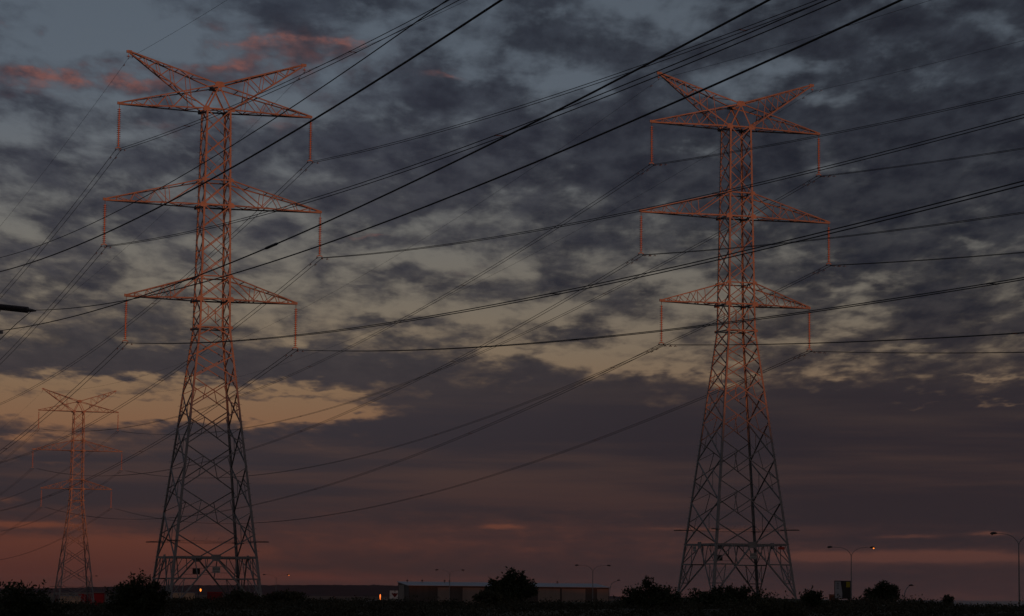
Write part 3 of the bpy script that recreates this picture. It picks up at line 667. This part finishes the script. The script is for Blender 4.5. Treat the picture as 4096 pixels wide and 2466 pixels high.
mb = MB(); s_ = 37.0; f_ = lambda s: d_*s+Vector((0, 0, ab_[0]*s+ab_[1]*s*s)); mb.tube([f_(s_-.55), f_(s_-.4), f_(s_+.4), f_(s_+.55)], [.014, .027, .027, .014], 6); mb.build('splice_sleeve', MT['wire'], o_)
e0, e1 = Vector((-15.70, 85.02, 10.765)), Vector((-17.55, 85.5, 10.99))
o = thing('dead_end_insulator', 'dark many-shedded horizontal insulator at the left edge holding a single wire', 'insulator', e0)
mb = MB(); dd = (e1-e0); n = 46; pts = []; rs = []
for i in range(n*3+1):
    pts.append(dd*(.06+.9*i/(n*3))); rs.append((.045, .108, .055)[i % 3] if 0 < i < n*3 else .05)
mb.tube(pts, rs, 10); mb.build('sheds', MT['rubber'], o)
mb = MB(); mb.tube([dd*-.09, dd*-.02, dd*.03, dd*.08], [.02, .05, .06, .05], 8); mb.build('end_clamp', MT['fitting'], o)
o = thing('jumper_wire', 'short wire sloping down left from the end of the dark insulator', 'power line', e0)
mb = MB(); mb.tube([Vector((-.02, 0, -.05)), Vector((-.45, -.1, -.45)), Vector((-.95, -.32, -1.02)), Vector((-1.6, .1, -1.75)), Vector((-2.5, 1.1, -2.4))], .0125, 6); mb.build('wire', MT['wire'], o)
o = thing('power_pole', 'timber power pole just outside the left edge carrying the near wires', 'pole', (-18.35, 86.2, 0.7))
mb = MB(); mb.tube([(0, 0, -1), (0, 0, 5), (0, 0, 11.9)], [.19, .17, .13], 10); mb.build('shaft', MT['wood'], o)
for z, l in ((10.25, 1.5), (9.5, 1.6)):
    mb = MB(); mb.angle((-.9, -.25, z), (l-.1, .1, z), .1, (0, 0, -1)); mb.build('crossarm', MT['steel'], o)

# ------------------------------------------------------------------ street lamps
ROADLAMP = None
def double_lamp(x, y, zhead, rz, lit, label, arm_=3.2):
    o = thing('street_lamp', label, 'street lamp', (x, y, zhead-11), rz, 'twin-arm street lamps')
    mb = MB(); mb.tube([(0, 0, -2.5), (0, 0, 4), (0, 0, 9.8)], [.11, .095, .06], 8); mb.build('pole', MT['pole'], o)
    for s in (-1, 1):
        mb = MB(); mb.tube([(0, 0, 9.75), (s*.25, 0, 10.2), (s*.7, 0, 10.62), (s*1.3, 0, 10.88), (s*2.0, 0, 10.97), (s*(arm_-.3), 0, 11.0)], [.05, .045, .04, .037, .034, .03], 6); mb.build('arm', MT['pole'], o)
        mb = MB(); c = s*(arm_+.08)
        mb.tube([(c-s*.42, 0, 11.0), (c-s*.28, 0, 11.02), (c, 0, 11.03), (c+s*.28, 0, 11.0), (c+s*.40, 0, 10.97)], [.05, .12, .15, .12, .04], 8); h = mb.build('lamp_head', MT['head'], o)
        on = lit and s > 0
        mb = MB(); mb.lathe([(.02, -.13), (.10, -.10), (.13, 0), (.12, .04)], (c+s*.16, 0, 10.93), 10)
        g = mb.build('lamp_glass', MT['sodium'] if on else MT['glass'], h)
        if on: g['label'] = 'glowing orange lamp glass'
    return o
double_lamp(51.98, 400, 9.30, .05, True, 'twin-arm street lamp beside the billboard, its right lamp glowing orange')
double_lamp(58.7, 303, 9.25, -.42, False, 'tall unlit twin-arm street lamp at the right edge', 2.85)
double_lamp(17.75, 560, 7.97, .1, False, 'unlit twin-arm street lamp over the right end of the long shed roof', 3.35)
double_lamp(-15.4, 680, 7.78, .1, False, 'unlit twin-arm street lamp over the left part of the long shed roof', 3.3)
double_lamp(-66.45, 750, 6.58, .1, True, 'twin-arm street lamp against the hills, right lamp glowing, beside the left pylon\'s foot', 3.35)
double_lamp(-144.2, 900, 6.54, .1, False, 'faint unlit twin-arm street lamp behind the distant pylon\'s legs', 2.9)
def single_lamp(x, y, zb, h, a, label):
    o = thing('street_lamp', label, 'street lamp', (x, y, zb), 0, 'single-arm lamps')
    k = h/3.0
    mb = MB(); mb.tube([(0, 0, -3), (0, 0, 0), (.04*k, 0, .9*k), (.22*k, 0, 1.7*k), (.55*k, 0, 2.4*k), (a-.25, 0, h-.06)], [.07, .065, .06, .055, .05, .04], 7); mb.build('pole', MT['pole'], o)
    mb = MB(); mb.tube([(a-.35, 0, h-.05), (a-.2, 0, h), (a+.1, 0, h+.02), (a+.3, 0, h-.04)], [.05, .11, .12, .03], 8); mb.build('lamp_head', MT['head'], o)
single_lamp(19.08, 500, 2.0, 2.55, 1.72, 'small hooked lamp at the right end of the long shed')
single_lamp(52.47, 350, 1.3, 2.1, 1.0, 'small hooked lamp between the round shrub and the dune on the right')

# ------------------------------------------------------------------ long shed
wh = thing('warehouse', 'long low warehouse with blue-grey metal roof behind the round tree', 'warehouse', (-30.45, 800, -3.6), 0.312)
L_, Dp, ev, bk = 64.6, 12.6, 7.6, 8.75
mb = MB(); mb.add([(0, 0, 0), (L_, 0, 0), (L_, Dp, 0), (0, Dp, 0), (0, 0, ev-.06), (L_, 0, ev-.06), (L_, Dp, bk-.06), (0, Dp, bk-.06)], [(3, 2, 1, 0), (4, 5, 6, 7), (0, 1, 5, 4), (1, 2, 6, 5), (2, 3, 7, 6), (3, 0, 4, 7)])
mb.build('wall', MT['wall_brown'], wh)
for a, b in ((9.05, 12.85), (17.0, 29.0), (41.3, 48.5), (49.1, 56.8), (60.7, 64.4)):
    mb = MB(); mb.box(((a+b)/2, -.04, (ev-.4)/2), (b-a, .08, ev-.45)); mb.build('pale_wall_panel', MT['wall_pale'], wh)
mb = MB(); mb.box((-.04, 8.3, 4.0), (.08, 5.8, 7.7)); mb.build('pale_wall_panel', MT['wall_pale'], wh)
mb = MB(); th = .14
mb.add([(-.4, -.5, ev-.05), (L_+.4, -.5, ev-.05), (L_+.4, Dp+.4, bk), (-.4, Dp+.4, bk), (-.4, -.5, ev-.05+th), (L_+.4, -.5, ev-.05+th), (L_+.4, Dp+.4, bk+th), (-.4, Dp+.4, bk+th)], [(3, 2, 1, 0), (4, 5, 6, 7), (0, 1, 5, 4), (1, 2, 6, 5), (2, 3, 7, 6), (3, 0, 4, 7)])
x = 0.4
while x < L_:
    mb.box((x, (Dp)/2, (ev+bk)/2+.09), (.05, .05, .05)); x += 1.6
mb.build('roof', MT['roof'], wh)
mb = MB(); mb.box((L_/2, -.58, ev-.06), (L_+.8, .16, .22)); mb.build('gutter', MT['wall_brown'], wh)
for x in (2.6, 7.4, 14.6, 16.2, 51.5):
    mb = MB(); mb.lathe([(.10, -.2), (.12, .25), (.30, .32), (.34, .5), (.22, .66), (.05, .72)], (x, 11.4, bk+.05), 8); mb.build('roof_vent', MT['fitting'], wh)
for x in (29.0, 41.0):
    mb = MB(); mb.tube([(x, -.15, 0), (x, -.15, ev-.2)], .07, 6); mb.build('downpipe', MT['wall_brown'], wh)

# white sign with a red emblem beside the shed
sg_ = thing('emblem_sign', 'square white sign with a dark red heart-shaped emblem beside the long shed', 'sign', (-34.15, 780, -3.5), 0.05)
mb = MB(); mb.box((0, 0, 4.75), (2.5, .16, 2.35)); bd = mb.build('board', MT['white'], sg_)
mb = MB(); mb.plate((.25, -.095, 4.78), (1, 0, 0), (0, 0, 1), [(0, -.95), (.16, -.72), (.95, .22), (.70, .52), (.36, .26), (.16, .50), (0, .38), (-.16, .50), (-.36, .26), (-.70, .52), (-.95, .22), (-.16, -.72)], .02)
mb.build('emblem', MT['dred'], bd)
mb = MB(); mb.plate((.30, -.095, 5.75), (1, 0, 0), (0, 0, 1), [(-.14, .17), (.14, .17), (.05, -.25), (-.05, -.25)], .02); mb.build('emblem_tip', MT['black'], bd)
for x in (-1.0, 1.0):
    mb = MB(); mb.tube([(x, .1, -1), (x, .1, 3.7)], .08, 6); mb.build('post', MT['grey'], sg_)

# billboard by the road
bb = thing('billboard', 'upright billboard, white left half with dark lettering, yellow square top right', 'billboard', (48.1, 380, -3.2), 0.02)
mb = MB(); mb.box((0, 0, 6.0), (2.36, .2, 2.6)); pn = mb.build('panel', MT['black'], bb)
mb = MB(); mb.plate((-.55, -.112, 6.0), (1, 0, 0), (0, 0, 1), [(-.56, -1.22), (.47, -1.22), (.50, -.5), (.42, .1), (.32, .75), (.28, 1.18), (-.56, 1.18)], .016); mb.build('white_print', MT['grey'], pn)
mb = MB()
for k, zz in enumerate((.92, .56, .22)):      # dark upright characters down the white part
    c = Vector((-.70, -.126, 6.0+zz-.02))
    mb.plate(c+Vector((-.09, 0, 0)), (1, 0, 0), (0, 0, 1), [(-.03, -.13), (.02, -.13), (.05, .13), (.0, .13)], .008)
    mb.plate(c+Vector((.08, 0, 0)), (1, 0, 0), (0, 0, 1), [(-.02, -.13), (.04, -.13), (.0, .13), (-.05, .13)], .008)
    if k != 1: mb.plate(c+Vector((0, -.003, -.04)), (1, 0, 0), (0, 0, 1), [(-.07, -.02), (.07, -.02), (.07, .02), (-.07, .02)], .008)
mb.build('lettering', MT['black'], pn)
mb = MB(); mb.plate((.78, -.112, 6.78), (1, 0, 0), (0, 0, 1), [(-.26, -.42), (.28, -.42), (.28, .36), (-.26, .36)], .016); mb.build('yellow_square', MT['yellow'], pn)
mb = MB(); mb.plate((.20, -.112, 6.7), (1, 0, 0), (0, 0, 1), [(-.2, -.3), (.2, -.3), (.2, .35), (-.2, .35)], .016); mb.build('grey_square', MT['plate_dark'], pn)
for x in (-.85, .85):
    mb = MB(); mb.tube([(x, .12, -1), (x, .12, 5.0)], .09, 6); mb.build('post', MT['pole'], bb)
ob = thing('roadside_box', 'small rust-red box standing left of the billboard', 'box', (47.1, 384, -3.2))
mb = MB(); mb.box((0, 0, 2.6), (.85, .7, 5.2)); mb.build('casing', MT['orange'], ob); mb = MB(); mb.box((0, 0, 5.27), (.95, .8, .12)); mb.build('lid', MT['orange'], ob)

# sheds and low walls at the far left
rs_ = thing('red_shed', 'bright red low shed below the distant pylon', 'shed', (-111.1, 700, -4.2), 0.08)
mb = MB(); mb.box((0, 2.5, 2.55), (6.8, 5, 5.3)); mb.build('wall', MT['dred'], rs_)
for a, b in ((-3.35, -1.45), (-.75, .15), (.7, 3.3)):
    mb = MB(); mb.box(((a+b)/2, -.05, 2.4), (b-a, .1, 5.0)); mb.build('red_panel', MT['red'], rs_)
mb = MB(); mb.box((0, 2.5, 5.27), (7.0, 5.2, .12)); mb.build('roof', MT['wall_pale'], rs_)
bs = thing('beige_building', 'low beige building left of the bright red shed', 'building', (-115.2, 690, -4.2), 0.06)
mb = MB(); mb.box((0, 2, 2.1), (5.2, 4, 4.4)); mb.build('wall', MT['beige'], bs); mb = MB(); mb.box((0, 2, 4.36), (5.4, 4.2, .14)); mb.build('roof', MT['grey'], bs)
rb = thing('red_hut', 'small dark red hut half hidden by the leafy shrub at far left', 'hut', (-118.5, 691, -4.2))
mb = MB(); mb.box((0, 1, 2.2), (1.1, 2, 4.5)); mb.build('wall', MT['dred'], rb); mb = MB(); mb.box((0, 1, 4.51), (1.3, 2.2, .12)); mb.build('roof', MT['dred'], rb)
b2 = thing('beige_building', 'low pale building seen through the left pylon\'s base, left of the orange glow', 'building', (-94.2, 772, -4.0))
mb = MB(); mb.box((-1.4, 2, 2.5), (6.0, 4, 5.3)); mb.build('wall', MT['beige'], b2); mb = MB(); mb.box((-1.4, 2, 5.22), (6.2, 4.2, .14)); mb.build('roof', MT['grey'], b2)
b3 = thing('red_shed', 'dim dark red shed seen through the left pylon\'s base, right of the orange glow', 'shed', (-83.9, 750, -4.0))
mb = MB(); mb.box((0, 2, 2.7), (4.2, 4, 5.4)); mb.build('wall', MT['dred'], b3); mb = MB(); mb.box((0, 2, 5.46), (4.4, 4.2, .12)); mb.build('roof', MT['red'], b3)
gl = thing('lamp_post', 'thin post with a bright orange lamp between the left pylon\'s legs', 'lamp', (-89.7, 760, -4.0))
mb = MB(); mb.tube([(0, 0, -1), (0, 0, 7.5)], .09, 6); mb.build('post', MT['head'], gl)
mb = MB(); mb.tube([(.05, 0, 6.2), (.55, 0, 6.3)], .04, 5); mb.build('bracket', MT['head'], gl)
mb = MB(); mb.lathe([(.05, -.38), (.16, -.3), (.24, -.05), (.23, .2), (.12, .38), (.03, .42)], (.62, -.1, 6.0), 10); mb.build('lamp_glass', MT['sodium'], gl)
g2 = thing('glint_post', 'slender post with a glowing orange sun glint left of the white emblem sign', 'lamp', (-31.35, 640, -3.8))
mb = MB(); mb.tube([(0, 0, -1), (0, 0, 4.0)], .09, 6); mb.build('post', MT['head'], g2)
mb = MB(); mb.lathe([(.03, 3.75), (.13, 4.0), (.15, 4.5), (.13, 5.0), (.04, 5.2)], (0, 0, 0), 8); mb.build('lamp_glass', MT['ember'], g2)  # not a lamp: emission stands in for the sun's reflection on the post
lw = thing('low_wall', 'low pale wall left of the slender orange glint', 'wall', (-33.7, 650, -3.8))
mb = MB(); mb.box((0, 0, 1.9), (3.4, .3, 4.1)); mb.build('wall', MT['grey'], lw); mb = MB(); mb.box((0, 0, 4.0), (3.6, .4, .14)); mb.build('coping', MT['wall_pale'], lw)
tk = thing('water_tank', 'rounded pale tank right of the slender orange glint', 'tank', (-30.4, 645, -3.8))
mb = MB(); mb.lathe([(.85, -.2), (.85, 3.4), (.72, 3.85), (.4, 4.1), (.1, 4.16)], (0, 0, 0), 14); mb.build('shell', MT['wall_pale'], tk); mb = MB(); mb.lathe([(.2, 4.1), (.2, 4.25), (.05, 4.28)], (0, 0, 0), 8); mb.build('lid', MT['grey'], tk)
tn = thing('lamp_post', 'tiny far orange lamp seen left of the right pylon\'s shrubs', 'lamp', (20.68, 300, -2.0))
mb = MB(); mb.tube([(0, 0, -1), (0, 0, 3.6)], .04, 5); mb.build('post', MT['head'], tn); mb = MB(); mb.lathe([(.02, 3.58), (.045, 3.65), (.02, 3.72)], (0, 0, 0), 6); mb.build('lamp_glass', MT['ember'], tn)

# ------------------------------------------------------------------ plants
def leaf_quads(P, size, rg, up=0.3):
    """two-triangle pointed leaves at points P (n,3) with random directions"""
    n = len(P)
    d = rg.normal(size=(n, 3)); d[:, 2] = d[:, 2]*.8+up; d /= np.linalg.norm(d, axis=1)[:, None]
    e = np.cross(d, rg.normal(size=(n, 3))); e /= np.linalg.norm(e, axis=1)[:, None]
    s = size*(.6+.8*rg.random((n, 1)))
    v = np.stack([P, P+d*s*.5+e*s*.26, P+d*s, P+d*s*.5-e*s*.26], 1).reshape(-1, 3)
    f = np.arange(4*n).reshape(-1, 4)
    return v, f
def np_mesh(name, v, f, mat, parent=None):
    me = bpy.data.meshes.new(name); me.from_pydata(v.tolist(), [], f.tolist()); me.update(); me.materials.append(mat)
    return place(name, me, parent)
def plant(name, label, cat, x, y, ztop, width, lobes, shoots, per, size, seed, mat='leaf', depth=.8, rag=.12, spike=0.0, group=None):
    """lobes: (dx, height fraction of centre, radius x, radius z) in units of width / height"""
    rg = np.random.default_rng(seed); zb = float(ground(x, y)); H = ztop-zb
    o = thing(name, label, cat, (x, y, zb), 0, group)
    pts = []; st = MB(); tot = sum(l[2]*l[3] for l in lobes)
    for dx, hz, rx, rz in lobes:
        n = max(6, int(shoots*rx*rz/tot)); c = np.array([dx*width, 0, hz*H]); rad = np.array([rx*width, rx*width*depth, rz*H])
        for _ in range(n):
            d = rg.normal(size=3); d /= np.linalg.norm(d)
            if d[2] < -.35: d[2] *= -1
            k = .72+.34*rg.random()+(spike*rg.random() if d[2] > .25 else 0)
            end = c+d*rad*k; root = np.array([c[0]*.6, 0, min(hz*H*.5, end[2]*.7)])
            mid = (root+end)/2+np.array([0, 0, .10*H])*rg.random()
            t = np.sqrt(rg.random(per)); t = .25+.75*t
            q = (1-t)[:, None]**2*root+2*(t*(1-t))[:, None]*mid+(t**2)[:, None]*end
            pts.append(q+rg.normal(size=(per, 3))*rag*rx*width*(1.1-.75*t)[:, None])
            if rg.random() < .25: st.tube([Vector(root), Vector(mid), Vector(end)], [.012*size*8, .008*size*8, .003*size*8], 4)
    P = np.concatenate(pts); P = P[P[:, 2] > .02]
    v, f = leaf_quads(P, size, rg, .45 if spike else .2)
    np_mesh('crown', v, f, MT[mat], o)
    st.tube([(0, 0, -.3), (.02*width, 0, .25*H), (0, 0, .5*H)], [.05*width, .035*width, .015*width], 6)
    st.build('trunk' if cat == 'tree' else 'stems', MT['bark'], o)
    return o
plant('leafy_shrub', 'tall twiggy leafy shrub filling the far left bottom corner', 'shrub', -13.1, 70, 1.96, 2.5, [(-.15, .55, .42, .42), (.12, .5, .36, .38), (.36, .35, .26, .3)], 150, 26, .10, 1, spike=.30, group='dune shrubs')
plant('round_bush', 'large rounded dark bush at the foot of the left pylon', 'bush', -11.35, 80, 2.22, 2.05, [(.05, .55, .36, .45), (-.22, .42, .3, .36), (.28, .42, .24, .40), (0, .3, .48, .3)], 250, 30, .085, 2, spike=.16, group='dune shrubs')
plant('round_tree', 'round dark tree in front of the long warehouse', 'tree', .05, 250, 4.15, 5.3, [(.08, .62, .24, .36), (-.2, .50, .24, .28), (.27, .50, .22, .30), (.02, .38, .44, .30), (.40, .40, .12, .16), (-.36, .36, .12, .2)], 250, 28, .26, 3, depth=.9, rag=.16, spike=.10)
plant('leafy_shrub', 'tall ragged dark bush between the warehouse and the right pylon', 'bush', 4.85, 90, 2.30, 2.2, [(-.02, .58, .22, .42), (-.30, .42, .24, .30), (.24, .42, .26, .34), (.0, .3, .5, .28)], 210, 28, .085, 4, spike=.12, group='dune shrubs')
plant('leafy_shrub', 'spiky leafy shrub in front of the right pylon\'s left feet', 'shrub', 8.1, 100, 2.12, 3.0, [(-.28, .45, .2, .36), (.05, .55, .24, .38), (.30, .50, .24, .38), (0, .3, .5, .28)], 230, 26, .095, 5, spike=.34, group='dune shrubs')
plant('rounded_shrub', 'smooth low rounded shrub in front of the right pylon\'s right feet', 'shrub', 6.05, 60, 1.88, 1.6, [(0, .5, .5, .46), (.25, .4, .35, .4)], 190, 26, .065, 6, group='dune shrubs', mat='leaf2')
plant('leafy_shrub', 'small spiky shrub just right of the right pylon\'s outer foot', 'shrub', 10.3, 90, 2.0, .85, [(0, .5, .42, .42), (.2, .5, .3, .4)], 90, 24, .085, 7, spike=.3, group='dune shrubs')
plant('leafy_shrub', 'rounded leafy shrub standing alone right of the billboard', 'shrub', 17.0, 120, 2.44, 1.75, [(.02, .6, .26, .40), (-.28, .42, .22, .3), (.28, .5, .22, .36), (0, .3, .48, .3)], 190, 26, .10, 8, spike=.16, group='dune shrubs')
plant('rounded_shrub', 'tiny rounded shrub on the dark dune near the sea', 'shrub', 25.0, 150, 1.93, .75, [(0, .5, .5, .5)], 60, 22, .09, 9, group='dune shrubs', mat='leaf2')
plant('rounded_shrub', 'low dark shrub under the left pylon\'s right legs', 'shrub', -10.15, 100, 1.76, 1.6, [(-.05, .5, .4, .5), (.3, .4, .3, .36)], 140, 22, .085, 10, group='dune shrubs', mat='leaf2')
plant('rounded_shrub', 'low hump of scrub just right of the left pylon', 'shrub', -10.1, 120, 1.76, 2.3, [(0, .5, .42, .5), (-.28, .4, .3, .34)], 140, 22, .095, 11, group='dune shrubs', mat='leaf2')
plant('rounded_shrub', 'low scrubby shrub at the left foot of the round tree', 'shrub', -.95, 110, 1.86, 1.5, [(0, .5, .40, .5), (.3, .4, .32, .4)], 140, 22, .09, 12, group='dune shrubs', mat='leaf2')
# low scrub over the dunes: one mass
rg = np.random.default_rng(5); PP = []
for _ in range(9000):
    y = 28+160*rg.random()**1.15; x = (rg.random()*2-1)*(y*.215+3)
    r = .22+.40*rg.random(); h = (.20+.22*rg.random())*(1.25 if rg.random() < .05 else 1); n = 26
    if rg.random() < .055: r *= 1.5; h *= 1.45; n = 60
    d = rg.normal(size=(n, 3)); d /= np.linalg.norm(d, axis=1)[:, None]; d[:, 2] = np.abs(d[:, 2])
    q = d*np.array([r, r, h])*(.45+.6*rg.random((n, 1))); q += np.array([x, y, float(ground(x, y))]); PP.append(q)
PP = np.concatenate(PP); v, f = leaf_quads(PP, .10, rg, .5)
ob_ = np_mesh('scrub_cover', v, f, MT['scrub']); ob_['kind'] = 'stuff'

# ------------------------------------------------------------------ evening haze
hz = bpy.data.materials.new('haze'); hz.use_nodes = True; ht = hz.node_tree
for n_ in list(ht.nodes): ht.nodes.remove(n_)
pv = ht.nodes.new('ShaderNodeVolumePrincipled'); pv.inputs['Density'].default_value = 0.000014; pv.inputs['Color'].default_value = (0.86, 0.84, 0.88, 1); pv.inputs['Anisotropy'].default_value = 0.0
ho = ht.nodes.new('ShaderNodeOutputMaterial'); ht.links.new(pv.outputs[0], ho.inputs['Volume'])
hb = MB(); hb.box((0, 4250, 23.5), (20000, 10500, 63))
o = hb.build('haze', hz); o['kind'] = 'stuff'
